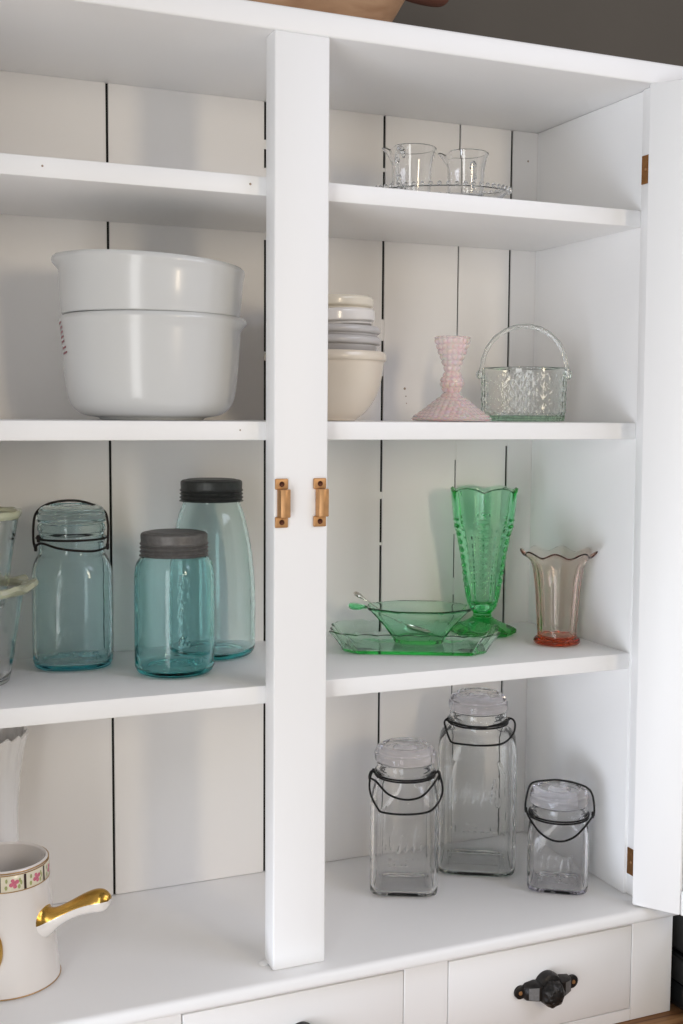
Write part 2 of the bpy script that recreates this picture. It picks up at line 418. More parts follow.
# doors
def make_door(pin_x, ang, sgn):
    """ang: how far it is swung open; sgn +1: hinged on its right when closed"""
    W, H, TK, ST = .445, 1.055, .020, .0630
    mb = MB()   # local: x from the hinge along the door, y 0..TK (room face to inner face, y=TK is the inner face), z up
    mb.box(0, ST, 0, TK, 0, H, bev=.0018); mb.box(W-ST, W, 0, TK, 0, H, bev=.0018)
    mb.box(ST+.0008, W-ST-.0008, 0, TK, 0, .032, bev=.0015); mb.box(ST+.0008, W-ST-.0008, 0, TK, H-.06, H, bev=.0015)
    mb.box(ST+.0008, W-ST-.0008, .004, .012, .0315, H-.0595, bev=0)
    if sgn > 0:   # closed direction -x, mirror
        vs = [(-v[0], v[1], v[2]) for v in mb.v]
    else: vs = mb.v
    mb.v = vs
    rot = R(ang)*(1 if sgn > 0 else -1)
    lean = R(-.45) if sgn > 0 else 0
    o = mb.build('door', M['white'], hutch)
    mt = Matrix.Translation((pin_x, -.0032, hz(.0028))) @ Matrix.Rotation(lean, 4, 'Y') @ Matrix.Rotation(rot, 4, 'Z')
    o.matrix_basis = mt; return o, mt
dR, mR = make_door(.5155, 125, 1)
dL, mL = make_door(-.4535, 112, -1)
# hinges: a leaf let into the stile's edge and a knuckle where the door turns
for d, md, s in ((dR, mR, 1), (dL, mL, -1)):
    for z in (.960, .048):
        h = obj('hinge', [(0, 0, 0), (1, 0, 0), (0, 1, 0)], [(0, 1, 2)], M['hinge'], d)
        # place in hutch space (leaf lies on the stile side, facing the opening)
        xw = (.5142-.0085*(z/1.06)+.0045) if s > 0 else XL
        leafs = MB()
        
        x0, x1 = sorted((xw-.0018*s, xw-.0002*s))
        leafs.box(x0, x1, .0015, .0215, z-.018, z+.018, bev=.0004, seg=1)
        v, f = tube_geo([(xw-.0040*s, -.0005, z-.019), (xw-.0040*s, -.0005, z+.019)], .0032, 12); leafs.add(v, f)
        v, f = lathe([(.0018, 0), (.0018, .0006), (.0008, .0010)], 12)
        leafs.add([np.array([xw-.0018*s-p[2]*s, .0125+p[0], z+p[1]]) for p in v], f, 1)
        inv = md.inverted()
        me = bpy.data.meshes.new('hinge')
        me.from_pydata([tuple(inv @ (Vector(p)+Vector((0, 0, hb)))) for p in leafs.v], [], leafs.f)
        me.materials.append(M['hinge']); me.materials.append(M['brass'])
        me.polygons.foreach_set('material_index', np.array(leafs.m, dtype=np.int32))
        h.data = me; h['label'] = 'brass hinge'

# ------------------------------------------------------------------ jars
CAM = np.array([-.4398, -1.2355])
def face_cam(x, y, extra=0):
    d = CAM-np.array([x, y]); return math.atan2(d[0], -d[1])+R(extra)
def dense(prof, step):
    """resample (r,z,e) rows to about step spacing"""
    out = [prof[0]]
    for a, b in zip(prof[:-1], prof[1:]):
        d = math.hypot(a[0]-b[0], a[1]-b[1]); k = max(1, int(math.ceil(d/step)))
        for j in range(1, k+1):
            t = j/k; out.append(tuple(a[q]+(b[q]-a[q])*t for q in range(len(a))))
    return out
def jar_body(name, outer, w, floor, mat, parent, n=96, strokes=None, rotz=0, step=None):
    """outer rows (r,z,e).  strokes: list of polylines (u,z) in metres across the front, raised on the glass"""
    sm = catmull([p if len(p) > 2 else p+(2,) for p in outer], 4)
    sm = [tuple(p) for p in sm]
    nout = len(sm)
    prof = wall_profile(sm, w, floor)
    # push-up under the base
    r0 = sm[0][0]; e0 = sm[0][2]
    prof = [(r0*.25, .0028, e0), (r0*.72, .0026, e0), (r0*.90, .0010, e0)]+prof
    nout += 3
    if strokes:
        lo, hi = min(s[1] for L_ in strokes for s in L_)-.004, max(s[1] for L_ in strokes for s in L_)+.004
        head = [p for p in prof[:nout] if p[1] < lo]; mid = [p for p in prof[3:nout] if lo <= p[1] <= hi]; tail = prof[len(head)+len(mid):]
        zz = np.linspace(lo, hi, int((hi-lo)/.0009))
        ez = np.array([[p[1], p[0], p[2]] for p in sm]); o = np.argsort(ez[:, 0]); ez = ez[o]
        mid = [(float(np.interp(z, ez[:, 0], ez[:, 1])), float(z), float(np.interp(z, ez[:, 0], ez[:, 2]))) for z in zz]
        k0 = len(head); prof = head+mid+tail; k1 = k0+len(mid)
    a = circ(n); rings = []
    segs = None
    if strokes:
        segs = np.array([(p[0], p[1], q[0], q[1]) for L_ in strokes for p, q in zip(L_[:-1], L_[1:])])
    for i, p in enumerate(prof):
        r = p[0]*sup(a, p[2]) if p[2] != 2 else np.full(n, p[0])
        if strokes and k0 <= i < k1:
            u = r*np.cos(a)                                   # across the front (front is -y)
            fr = np.sin(a) < -.25
            x = u[:, None]; z = p[1]
            dx = segs[:, 2]-segs[:, 0]; dz = segs[:, 3]-segs[:, 1]; L2 = dx*dx+dz*dz+1e-12
            t = np.clip(((x-segs[:, 0])*dx+(z-segs[:, 1])*dz)/L2, 0, 1)
            dist = np.sqrt((x-segs[:, 0]-t*dx)**2+(z-segs[:, 1]-t*dz)**2).min(1)
            r = r+np.where(fr, .0009*np.exp(-(dist/.0011)**2), 0)
        rings.append(np.stack([r*np.cos(a), r*np.sin(a), np.full(n, p[1])], 1))
    return obj(name, *loft(rings), mat, parent, rot=(0, 0, rotz), sharp=60)
def squiggle(x0, x1, z, h, loops, seed):
    """an unreadable run of flowing script-like strokes"""
    g = np.random.default_rng(seed); out = []
    n = loops; xs = np.linspace(x0, x1, n+1)
    line = []
    for i in range(n):
        w = xs[i+1]-xs[i]; hh = h*g.uniform(.45, 1)
        line += [(xs[i], z), (xs[i]+w*.35, z+hh*.9), (xs[i]+w*.6, z+hh), (xs[i]+w*.55, z+hh*.3), (xs[i]+w*.8, z-h*.08*g.uniform(0, 2))]
    line.append((x1, z+h*.2))
    out.append([tuple(p) for p in catmull(line, 4)])
    return out
def hbar(x0, x1, z, h, n, seed):
    g = np.random.default_rng(seed); out = []; xs = np.linspace(x0, x1, n+1)
    for i in range(n):
        a, b = xs[i], xs[i]+(xs[i+1]-xs[i])*.66; k = g.integers(0, 3)
        if k == 0: out.append([(a, z+h), (a, z), (b, z)])
        elif k == 1: out.append([(a, z), (a, z+h), (b, z+h), (b, z)])
        else: out.append([(b, z+h), (a, z+h), (a, z+h/2), (b, z+h/2), (b, z), (a, z)])
    return out
def zrot(pts, a):
    c, s = cos(a), sin(a); return [(p[0]*c-p[1]*s, p[0]*s+p[1]*c, p[2]) for p in pts]
def ring_pts(r, z, n=48): return [(r*cos(a), r*sin(a), z) for a in circ(n)]
def glass_lid(parent, r, z, h, mat, name='lid'):
    prof = [(r*.30, z), (r*.90, z), (r*.985, z+.0008), (r, z+.003), (r, z+h*.48), (r*.965, z+h*.60), (r*.955, z+h*.70), (r*.90, z+h*.86), (r*.80, z+h*.97), (r*.74, z+h), (r*.68, z+h*.95), (r*.62, z+h*.84), (r*.40, z+h*.82), (r*.33, z+h*.90), (r*.26, z+h), (r*.12, z+h*1.0)]
    prof = [tuple(p) for p in catmull(prof, 3)]
    return obj(name, *lathe(prof, 72), mat, parent, sharp=60)
def wire(name, paths, r, mat, parent, coils=()):
    mb = MB()
    for pts, closed in paths: mb.add(*tube_geo(pts, r, 8, closed))
    for c, rr in coils:
        mb.add(*tube_geo(catmull([(c[0]+.0006*sin(6*t), c[1]+rr*cos(t), c[2]+rr*sin(t)) for t in np.linspace(0, 2.2*PI, 16)], 2), r*1.15, 8))
    return mb.build(name, mat, parent, sharp=80)

# --- square clear jar with its bail hanging down
GJ = 'clear wire bail jars'
def square_jar(x, y, label, mat, lidmat, prof, w, strokes, lid, ring_r, ring_z, kind, rz=0):
    t = empty('glass_jar', label, 'jar', (x, y, .0002), face_cam(x, y, rz))
    jar_body('body', prof, w, .006, mat, t, n=300 if strokes else 96, strokes=strokes)
    glass_lid(t, lid[0], lid[1], lid[2], lidmat)
    return t
ZS = lambda P, k: [(p[0], p[1] if p[1] < .02 else p[1]*k, p[2]) for p in P]
P1 = [(.036, .0004, 5), (.0435, .0022, 6), (.0460, .0085, 7), (.0462, .03, 7), (.0462, .10, 7), (.0460, .116, 6), (.0448, .127, 4.5), (.0425, .137, 3), (.0402, .145, 2.2), (.0392, .151, 2), (.0392, .155, 2), (.0408, .1575, 2), (.0408, .1595, 2), (.0390, .162, 2), (.0388, .166, 2), (.0388, .1700, 2)]
s1 = squiggle(-.026, .022, .068, .034, 5, 3)+hbar(-.022, .024, .046, .010, 6, 5)+[[(-.030, .02), (-.032, .06), (-.031, .118), (-.025, .126)], [(.030, .02), (.031, .06), (.030, .118)]]
j1 = square_jar(.2500, .1610, 'middle-height square clear jar, wire bail hanging down its front, beside the tallest clear jar', M['gl_grey'], M['gl_lid'], ZS(P1, 1.03), .0036, s1, (.0418, .1773, .0215), .04, .158, 'down')
rw = .0014
wire('neck_wire', [(ring_pts(.0416, .1605), True), (ring_pts(.0408, .1575), True)], rw*.9, M['wire'], j1)
wire('wire_bail', [(catmull([(-.0430, -.006, 0.1650), (-.0475, -.016, 0.1530), (-.0460, -.030, 0.1380), (-.036, -.046, 0.1240), (-.028, -.050, 0.1195), (0, -.053, 0.1185), (.030, -.050, 0.1215), (.043, -.040, 0.1290), (.0505, -.026, 0.1410), (.0490, -.014, 0.1540), (.0440, -.005, 0.1645)], 6), False),
                   (catmull([(-.0475, -.012, 0.1540), (-.038, -.026, 0.1530), (-.022, -.045, 0.1430), (0, -.051, 0.1380), (.022, -.046, 0.1410), (.038, -.030, 0.1530), (.0455, -.010, 0.1580)], 6), False),
                   (catmull([(-.0405, -.012, 0.1610), (-.0455, -.010, 0.1630), (-.0485, -.012, 0.1560), (-.047, -.013, 0.1490)], 4), False),
                   (catmull([(.0405, -.010, 0.1610), (.0455, -.008, 0.1640), (.0475, -.010, 0.1560), (.0445, -.011, 0.1530)], 4), False)], rw, M['wire'], j1)

P2 = [(.045, .0004, 5), (.0525, .0022, 6), (.0557, .0095, 7), (.0559, .03, 7), (.0559, .140, 7), (.0558, .163, 6), (.0552, .174, 5), (.0530, .184, 4), (.0485, .1905, 3), (.0428, .1950, 2.2), (.0404, .1985, 2), (.0402, .203, 2), (.0402, .206, 2), (.0418, .2085, 2), (.0418, .2105, 2), (.0402, .213, 2), (.0400, .2170, 2), (.0400, .2195, 2)]
s2 = squiggle(-.030, .032, .108, .034, 5, 11)+hbar(-.030, .030, .066, .012, 7, 12)+[[(-.036, .03), (-.038, .08), (-.038, .15), (-.034, .166), (-.024, .17)], [(.037, .04), (.038, .09), (.037, .15), (.030, .166)], [(-.030, .022), (.030, .022)]]
j2 = square_jar(.3810, .1930, 'tallest square clear glass jar, standing in the middle at the back of the counter', M['gl_greygreen'], M['gl_lid'], ZS(P2, 1.025), .0038, s2, (.0418, .2272, .0235), .04, .21, 'down')
wire('neck_wire', [(ring_pts(.0428, .2125), True), (ring_pts(.0424, .2095), True)], rw*.9, M['wire'], j2)
wire('wire_bail', [(catmull([(-.0425, -.006, 0.2140), (-.0470, -.014, 0.2110), (-.0455, -.026, 0.2060), (-.039, -.046, 0.1945), (-.034, -.0525, 0.1915), (-.020, -.0565, 0.1910), (0, -.0585, 0.1905), (.026, -.0565, 0.1920), (.040, -.048, 0.1955), (.0500, -.030, 0.2030), (.0520, -.016, 0.2115), (.0490, -.008, 0.2160), (.0425, -.004, 0.2170)], 6), False),
                   (catmull([(-.0440, -.010, 0.2120), (-.030, -.032, 0.2140), (0, -.0455, 0.2120), (.030, -.032, 0.2150), (.0445, -.008, 0.2160)], 6), False)], rw, M['wire'], j2)

P3 = [(.033, .0004, 4.5), (.0392, .0020, 5), (.0412, .0075, 6), (.0414, .02, 6), (.0414, .058, 6), (.0412, .070, 5), (.0405, .079, 4), (.0392, .086, 2.6), (.0382, .091, 2), (.0380, .094, 2), (.0395, .0965, 2), (.0395, .0985, 2), (.0380, .101, 2), (.0378, .104, 2), (.0378, .1070, 2)]
s3 = squiggle(-.022, .022, .040, .016, 5, 21)+hbar(-.024, .024, .020, .008, 7, 22)+[[(-.026, .012), (-.028, .04), (-.026, .072)]]
j3 = square_jar(.4490, .0855, 'smallest square clear glass jar with faint violet tint and wire bail raised over its lid', M['gl_violet'], M['gl_lid'], ZS(P3, 1.07), .0034, s3, (.0400, .1167, .0225), .04, .098, 'up')
wire('neck_wire', [(ring_pts(.0406, .1020), True), (ring_pts(.0403, .0990), True)], rw*.9, M['wire'], j3)
wire('wire_bail', [(catmull([(-.0455, -.006, 0.1035), (-.0450, -.004, 0.1165), (-.0410, -.001, 0.1345), (-.034, 0, 0.1420), (-.014, 0, 0.1460), (0, 0, 0.1470), (.020, 0, 0.1445), (.037, 0, 0.1390), (.0445, -.001, 0.1295), (.0475, -.004, 0.1125), (.0470, -.006, 0.1025)], 6), False),
                   (catmull([(-.0440, -.006, 0.1045), (-.040, -.018, 0.0985), (-.026, -.038, 0.0865), (-.010, -.0455, 0.0790), (.006, -.0460, 0.0780), (.022, -.041, 0.0840), (.036, -.026, 0.0945), (.0455, -.008, 0.1025)], 6), False)], rw, M['wire'], j3,
     coils=[((-.0445, -.006, 0.1040), .0022), ((.0455, -.006, 0.1035), .0030)])

# --- blue jars on the shelf
z3 = Z3+.0002
x, y = -.1860, .2170
b1 = empty('glass_jar', 'aqua blue jar closed by a glass lid and dark wire bail, farthest from the stile', 'jar', (x, y, z3), face_cam(x, y))
PB = [(.039, .0004, 2.6), (.0460, .0025, 2.7), (.0484, .0090, 2.8), (.0488, .02, 2.8), (.0488, .105, 2.8), (.0484, .118, 2.7), (.0468, .127, 2.5), (.0435, .135, 2.2), (.0405, .140, 2), (.0395, .145, 2), (.0395, .154, 2), (.0402, .156, 2), (.0418, .1585, 2), (.0418, .1615, 2), (.0398, .164, 2), (.0398, .168, 2), (.0414, .170, 2), (.0414, .1740, 2), (.0402, .1768, 2)]
sb = squiggle(-.018, .004, .098, .018, 3, 31)+squiggle(-.018, .006, .070, .016, 3, 32)+squiggle(-.016, .002, .040, .014, 3, 33)+hbar(-.016, .030, .016, .007, 8, 34)
jar_body('body', PB, .0036, .0075, M['gl_blue'], b1, n=280, strokes=sb, rotz=0)
glass_lid(b1, .0415, .1792, .0215, M['gl_lidaqua'])
wire('neck_wire', [(ring_pts(.0424, .1600), True)], .0014, M['wire_rust'], b1)
wire('wire_bail', [(catmull([(-.0440, -.014, .1500), (-.0455, -.012, .158), (-.0455, -.007, .174), (-.0425, -.003, .1905), (-.030, -.001, .2010), (-.010, 0, .2055), (.010, 0, .2050), (.028, 0, .1995), (.0405, 0, .1915), (.0440, -.003, .178), (.0440, -.008, .162), (.0430, -.013, .1490)], 6), False),
                   (catmull([(-.0440, -.015, .1500), (-.036, -.028, .1560), (-.016, -.044, .1515), (.006, -.0480, .1485), (.026, -.040, .1470), (.038, -.024, .1480), (.0430, -.014, .1500)], 6), False)], .0015, M['wire_rust'], b1,
     coils=[((-.0430, -.015, .1495), .0030), ((-.0395, -.020, .1610), .0032), ((.0430, -.014, .1495), .0026)])

def zinc_lid(parent, r, z0, h, mat):
    o = [(r*.28, z0+h*1.0), (r*.72, z0+h), (r*.80, z0+h*.985), (r*.85, z0+h*.955), (r*.93, z0+h*.95), (r*.985, z0+h*.90), (r, z0+h*.80), (r*.995, z0+h*.56), (r*1.03, z0+h*.49), (r*.975, z0+h*.41), (r*1.03, z0+h*.33), (r*.975, z0+h*.25), (r*1.035, z0+h*.165), (r*.985, z0+h*.09), (r*1.045, z0)]
    inn = [(r*.985, z0), (r*.955, z0+h*.1), (r*.955, z0+h*.85), (r*.5, z0+h*.90), (r*.2, z0+h*.90)]
    return obj('lid', *lathe([tuple(p) for p in catmull(o, 3)]+inn, 64), mat, parent, sharp=55)
x, y = -.0790, .1300
b2 = empty('glass_jar', 'deep teal jar with a grey screw lid, foremost of the blue jars', 'jar', (x, y, z3), face_cam(x, y))
PQ = [(.036, .0004, 2), (.0440, .0028, 2), (.0474, .0095, 2), (.0482, .02, 2), (.0482, .108, 2), (.0480, .120, 2), (.0468, .130, 2), (.0435, .138, 2), (.0395, .1425, 2), (.0368, .1465, 2), (.0366, .152, 2), (.0366, .160, 2), (.0366, .1670, 2)]
sq = [[(u, z) for u, z in p] for p in (squiggle(.006, .016, .112, .012, 2, 41)+squiggle(.005, .017, .094, .010, 2, 42)+squiggle(.005, .017, .076, .010, 2, 43)+squiggle(.006, .016, .058, .010, 2, 44)+squiggle(.006, .016, .042, .010, 2, 45))]
sq += hbar(.004, .036, .018, .005, 7, 46)
jar_body('body', PQ, .0042, .0085, M['gl_teal'], b2, n=280, strokes=sq)
zinc_lid(b2, .0402, .1436, .0292, M['zinc'])
x, y = -.0065, .2160
b3 = empty('glass_jar', 'tallest blue jar, pale aqua with sloping shoulders and blackened screw lid', 'jar', (x, y, z3), face_cam(x, y))
PH = [(.043, .0004, 2), (.0515, .0028, 2), (.0558, .0100, 2), (.0568, .022, 2), (.0568, .066, 2), (.0560, .092, 2), (.0540, .117, 2), (.0503, .144, 2), (.0462, .164, 2), (.0415, .182, 2), (.0378, .1915, 2), (.0368, .196, 2), (.0368, .206, 2), (.0368, .218, 2)]
PH = [(r_, z_ if z_ < .02 else z_*1.025, e_) for r_, z_, e_ in PH]
jar_body('body', PH, .0040, .0085, M['gl_pale'], b3, n=96)
zinc_lid(b3, .0398, .2015, .0285, M['zinc_dark'])

# --- nested flared dishes at the left end of the shelf
def flared_dish(x, y, z, r0, r1, h, label, fw, fh, rz=0):
    t = empty('glass_dish', label, 'dish', (x, y, z), rz)
    outer = [(r0*.80, .0004), (r0*.95, .0015), (r0, .006), (r0+(r1-r0)*.25, h*.25), (r0+(r1-r0)*.5, h*.5), (r0+(r1-r0)*.78, h*.78), (r0+(r1-r0), h*.97)]
    sm = [tuple(p) for p in catmull(outer, 4)]
    prof = wall_profile(sm, .0036, .006)
    obj('body', *lathe(prof, 80), M['gl_clear'], t, sharp=60)
    n = 160; a = circ(n); rings = []
    for q, zz in ((.0006, -.0065), (fw*.35, -.0050), (fw*.72, -.0030), (fw, .0010), (fw*.85, .0050), (fw*.4, .0042), (-.0006, .0036), (-.0022, .0008), (-.0018, -.0015)):
        fl = np.clip(q/.014, 0, 1)
        r = r1+q+fl*.0018*np.cos(14*a); z_ = np.full(n, h+zz*fh)+fl*.0020*np.cos(14*a)
        rings.append(np.stack([r*np.cos(a), r*np.sin(a), z_], 1))
    obj('rim', *loft(rings, closed_prof=True), M['rim_yellow'], t)
    return t
flared_dish(-.3200, .1600, z3, .0505, .0675, .112, 'lower clear glass dish with wide yellowish fluted rim, holding another at the shelf end', .0155, 1.1)
flared_dish(-.3200, .1600, Z3+.0867, .0455, .0630, .1110, 'upper clear glass dish with narrow yellowish rim, set inside the lower one', .0035, .8)

# ------------------------------------------------------------------ green and pink glass
def poly_f(a, n, ph=0):
    w = 2*PI/n; return math.cos(w/2)/np.cos(((a+ph) % w)-w/2)
# vase
x, y = .4000, .2190
gv = empty('glass_vase', 'tall green pressed glass vase with scalloped rim and notched ribs', 'vase', (x, y, z3), face_cam(x, y))
no = [(.026, .0004), (.0430, .0010), (.0455, .0045), (.0445, .0080), (.036, .0125), (.024, .0175), (.0150, .0230), (.0125, .0275), (.0132, .0310), (.0180, .0370), (.0215, .0460), (.0238, .0590), (.0258, .0750), (.0290, .1000), (.0325, .1210), (.0365, .1420), (.0415, .1600), (.0436, .1720), (.0448, .1850), (.0462, .1980), (.0474, .2070)]
no = [(r_*1.05, z_) for r_, z_ in no]
sm = [tuple(p) for p in catmull(no, 9)]; kout = len(sm)
inn = [(.0440, .2068), (.0425, .198), (.0408, .185), (.0392, .172), (.0372, .160), (.0322, .142), (.0282, .121), (.0245, .100), (.0212, .075), (.0188, .059), (.0160, .048), (.010, .0435), (.003, .043)]
prof = sm+[(.0462, .2084)]+[tuple(p) for p in catmull(inn, 4)]
def rf(a, i, r, z):
    zz = z[0]
    if i < kout:
        if zz < .016: return r*(1+(poly_f(a, 8)-1)*1.0)*1.03
        if zz < .034: return r
        g = np.abs(np.cos(3*a+PI/2))                       # six ribs
        k = np.clip((zz-.034)/.03, 0, 1)
        rib = np.clip((g-.86)/.14, 0, 1)
        notch = (.5+.5*math.cos(2*PI*zz/.0112)) if .068 < zz < .168 else (.35 if zz >= .168 else .5)
        arch = 1 if zz < .15 else 0
        fl = .0016*np.cos(18*a)*(1 if .05 < zz < .155 else 0)*(1-rib)*.6
        return r+k*(rib*(.0046*notch+.0004)-.0020*(1-g)*(1 if zz > .16 else .4))+fl*k
    g = np.abs(np.cos(3*a+PI/2))
    return r-(.0012*(1-g) if zz > .16 else 0)
def zf(a, i, r, z):
    zz = z[0]; k = np.clip((zz-.185)/.022, 0, 1)
    return z+k*.0058*(np.abs(np.cos(3*a))**.8-.35)
obj('body', *lathe(prof, 216, rf, zf), M['gl_green'], gv, sharp=50)

# pink vase
x, y = .4579, .1135
pv = empty('glass_vase', 'small pink glass vase with ruffled flaring rim and panelled sides', 'vase', (x, y, z3), face_cam(x, y))
no = [(.020, .0004), (.0285, .0010), (.0316, .0035), (.0316, .0062), (.0298, .0090), (.0272, .0108), (.0268, .0125), (.0276, .030), (.0292, .055), (.0312, .080), (.0340, .100), (.0372, .1120), (.0430, .1205), (.0485, .1245), (.0508, .1258)]
sm = [tuple(p) for p in catmull(no, 5)]; kout = len(sm)
inn = [(.0498, .1274), (.0465, .1262), (.0405, .1215), (.0338, .1110), (.0304, .100), (.0276, .080), (.0257, .055), (.0243, .030), (.0240, .018), (.0235, .0125), (.017, .0105), (.005, .010)]
prof = sm+[(.0507, .1272)]+[tuple(p) for p in catmull(inn, 4)]
def rf(a, i, r, z):
    zz = z[0]
    if zz < .0115: return r
    k = np.clip((zz-.0115)/.01, 0, 1)*(1 if i < kout else .0)
    pan = poly_f(a, 10)
    rr = r*(1+(pan-1)*k*.95*np.clip((.118-zz)/.02, 0, 1))
    q = np.clip((zz-.112)/.014, 0, 1)
    return rr+q*.0022*np.cos(8*a+.6)
def zf(a, i, r, z):
    q = np.clip((z[0]-.112)/.014, 0, 1); return z+q*.0034*np.cos(8*a+.6)
obj('body', *lathe(prof, 160, rf, zf), M['gl_pink'], pv, sharp=50)

# tray: clipped-corner oblong with fluted sloping sides
def oblong(hx, hy, c, n, z, rip=0, rf_=22):
    P = [(hx, -hy+c), (hx, hy-c), (hx-c, hy), (-hx+c, hy), (-hx, hy-c), (-hx, -hy+c), (-hx+c, -hy), (hx-c, -hy)]
    P = np.array(P+[P[0]]); seg = np.linalg.norm(np.diff(P, axis=0), axis=1); s = np.concatenate([[0], np.cumsum(seg)])
    t = np.linspace(0, s[-1], n, endpoint=False)
    X = np.interp(t, s, P[:, 0]); Y = np.interp(t, s, P[:, 1])
    w = 1+rip*np.abs(np.sin(t/s[-1]*PI*rf_))
    return np.stack([X*w, Y*w, np.full(n, z)+rip*.06*np.abs(np.sin(t/s[-1]*PI*rf_))], 1)
N_ = 264
outer = [(.060, .020, .010, .0006, 0), (.088, .040, .016, .0006, .0), (.0905, .0420, .017, .0030, .004), (.094, .0450, .018, .010, .010), (.099, .0490, .019, .019, .014), (.1045, .0530, .020, .0270, .030)]
inner = [(.1020, .0508, .019, .0280, .028), (.0962, .0462, .0182, .019, .012), (.0912, .0422, .0170, .0105, .008), (.0880, .0396, .016, .0056, .003), (.060, .020, .010, .0050, 0)]
rings = [oblong(hx, hy, c, N_, z, rp) for hx, hy, c, z, rp in outer+inner]
tr = obj('serving_dish', *loft(rings), M['gl_greenp'], loc=(.2560, .1500, z3), rot=(0, 0, R(-26)), sharp=45); tr.scale = (1.05, 1.05, 1)
tag(tr, 'flat oblong green glass dish with fluted sloping sides under the oval bowl', 'dish')

# oval faceted bowl with tab handles
x, y = .2690, .1630
gb = empty('glass_bowl', 'oval faceted green glass bowl with two tab handles, resting in the oblong dish', 'bowl', (x, y, Z3+.0064), R(-25))
def oval8(rx, ry, z, n=128):
    a = circ(n); f = poly_f(a, 8, PI/8)*.75+.25
    return np.stack([rx*np.cos(a)*f, ry*np.sin(a)*f, np.full(n, z)], 1)
rows = [(.020, .014, .0004), (.034, .0235, .0004), (.0360, .0250, .0030), (.040, .0280, .010), (.050, .035, .0235), (.0625, .0435, .037), (.0700, .0490, .0445), (.0735, .0515, .0462), (.0750, .0525, .0480), (.0735, .0512, .0495), (.0705, .0490, .0480), (.0670, .0465, .0452), (.0590, .0408, .037), (.0465, .0322, .0245), (.0365, .0250, .0120), (.032, .0215, .0070), (.015, .010, .0062)]
obj('body', *loft([oval8(*r) for r in rows]), M['gl_greend'], gb, sharp=30)
for s in (-1, 1):
    mb = MB(); pts = []; rr = []
    rings = []
    for t, w, h in ((.0690, .008, .0016), (.0745, .010, .0022), (.079, .0135, .0036), (.084, .0150, .0046), (.0895, .0130, .0048), (.0935, .008, .0038), (.0955, .0025, .0014)):
        a = circ(20); rings.append(np.stack([np.full(20, s*t), w*np.cos(a), .0478+(t-.0745)*.05+h*np.sin(a)], 1))
    obj('handle', *loft(rings), M['gl_green'], gb)
# ornate silver spoon leaning on the bowl's rim
sp = empty('spoon', 'small ornate silver spoon lying in the oval green bowl, handle over the rim', 'spoon', (x, y, Z3+.0064), R(-25))
hp = catmull([(-.0885, .004, .0665), (-.080, .0035, .0618), (-.071, .003, .0560), (-.055, .0015, .0455), (-.035, .0005, .0330), (-.018, 0, .0230)], 6)
hr = np.interp(np.linspace(0, 1, len(hp)), [0, .06, .16, .25, .4, 1], [.0020, .0062, .0072, .0050, .0018, .0014])
mb = MB(); mb.add(*tube_geo(hp, list(hr), 10, flat=.45))
mb.build('handle', M['silver'], sp)
rings = []
for u, w in zip(np.linspace(0, 1, 12), np.sqrt(np.clip(1-(np.linspace(-1, 1, 12))**2, .015, 1))):
    a = np.linspace(PI, 2*PI, 12); xx = -.019+u*.036; zz = .0240-u*.0105
    lo = [(xx, .0105*w*cos(q), zz+.005*w*sin(q)) for q in a]; hi = [(xx, .0095*w*cos(q), zz+.0008+.0042*w*sin(q)) for q in a[::-1]]
    rings.append(np.array(lo+hi))
obj('bowl', *loft(rings), M['silver'], sp)

# ------------------------------------------------------------------ middle shelf
z2 = Z2+.0002
def nest_bowl(name, prof, w, floor, mat, parent, n=96, spout=None, lean=0):
    sm = [tuple(p) for p in catmull(prof, 5)]
    pf = wall_profile(sm, w, floor)
    H = prof[-1][1]
    def rf(a, i, r, z):
        if not spout: return r
        d = np.angle(np.exp(1j*(a-spout)))
        k = np.clip((z[0]-(H-.0125))/.007, 0, 1)
        return r+k*.0052*np.exp(-(d/.36)**4)*(1 if i < len(sm)+1 else .9)
    def zf(a, i, r, z): return z-lean*r*np.cos(a)*np.clip((z-.05)/.05, 0, 1)
    return obj(name, *lathe(pf, n, rf, zf if lean else None), mat, parent, sharp=60)
wbx, wby = -.1010, .1460
rzw = face_cam(wbx, wby)
pl = [(.050, .0004), (.0600, .0004), (.0640, .0030), (.0800, .0060), (.0915, .0135), (.0978, .0250), (.1012, .0450), (.1035, .0700), (.1052, .0950), (.1060, .1060), (.1072, .1120), (.1080, .1160), (.1070, .1190)]
lw = empty('mixing_bowl', 'lower of the two stacked white milk glass mixing bowls, red print on its side', 'bowl', (wbx, wby, z2), rzw)
nest_bowl('body', pl, .0050, .0065, M['milk'], lw, spout=R(-4))
# faded red print, a few strokes on the bowl's far left flank
pr = MB(); g = np.random.default_rng(4)
for k, (z, du) in enumerate(((.112, 0), (.1065, .0), (.101, .002), (.0955, .004), (.090, .007), (.083, .014), (.077, .018))):
    a0 = R(180+13)+du*6; r_ = float(np.interp(z, [p[1] for p in pl], [p[0] for p in pl]))+.0003
    cols = np.linspace(a0-.09, a0+.07, 6); V = []
    for a in cols:
        for dz in (-.0012, .0012):
            zz = z+dz+.012*(a-a0); V.append((r_*cos(a), r_*sin(a), zz))
    F = [(2*i, 2*i+2, 2*i+3, 2*i+1) for i in range(5)]
    pr.add(V, F)
pr.build('printed_motif', M['redmark'], lw)
ux, uy = wbx-.0004, wby
up = empty('mixing_bowl', 'upper white milk glass mixing bowl, tilted slightly, stacked inside another', 'bowl', (ux, uy, Z2+.0800), rot=(0, 0, 0))
up.matrix_basis = Matrix.Translation((ux, uy, Z2+.0785)) @ Matrix.Rotation(rzw, 4, 'Z') @ Matrix.Rotation(R(.5), 4, 'Y')
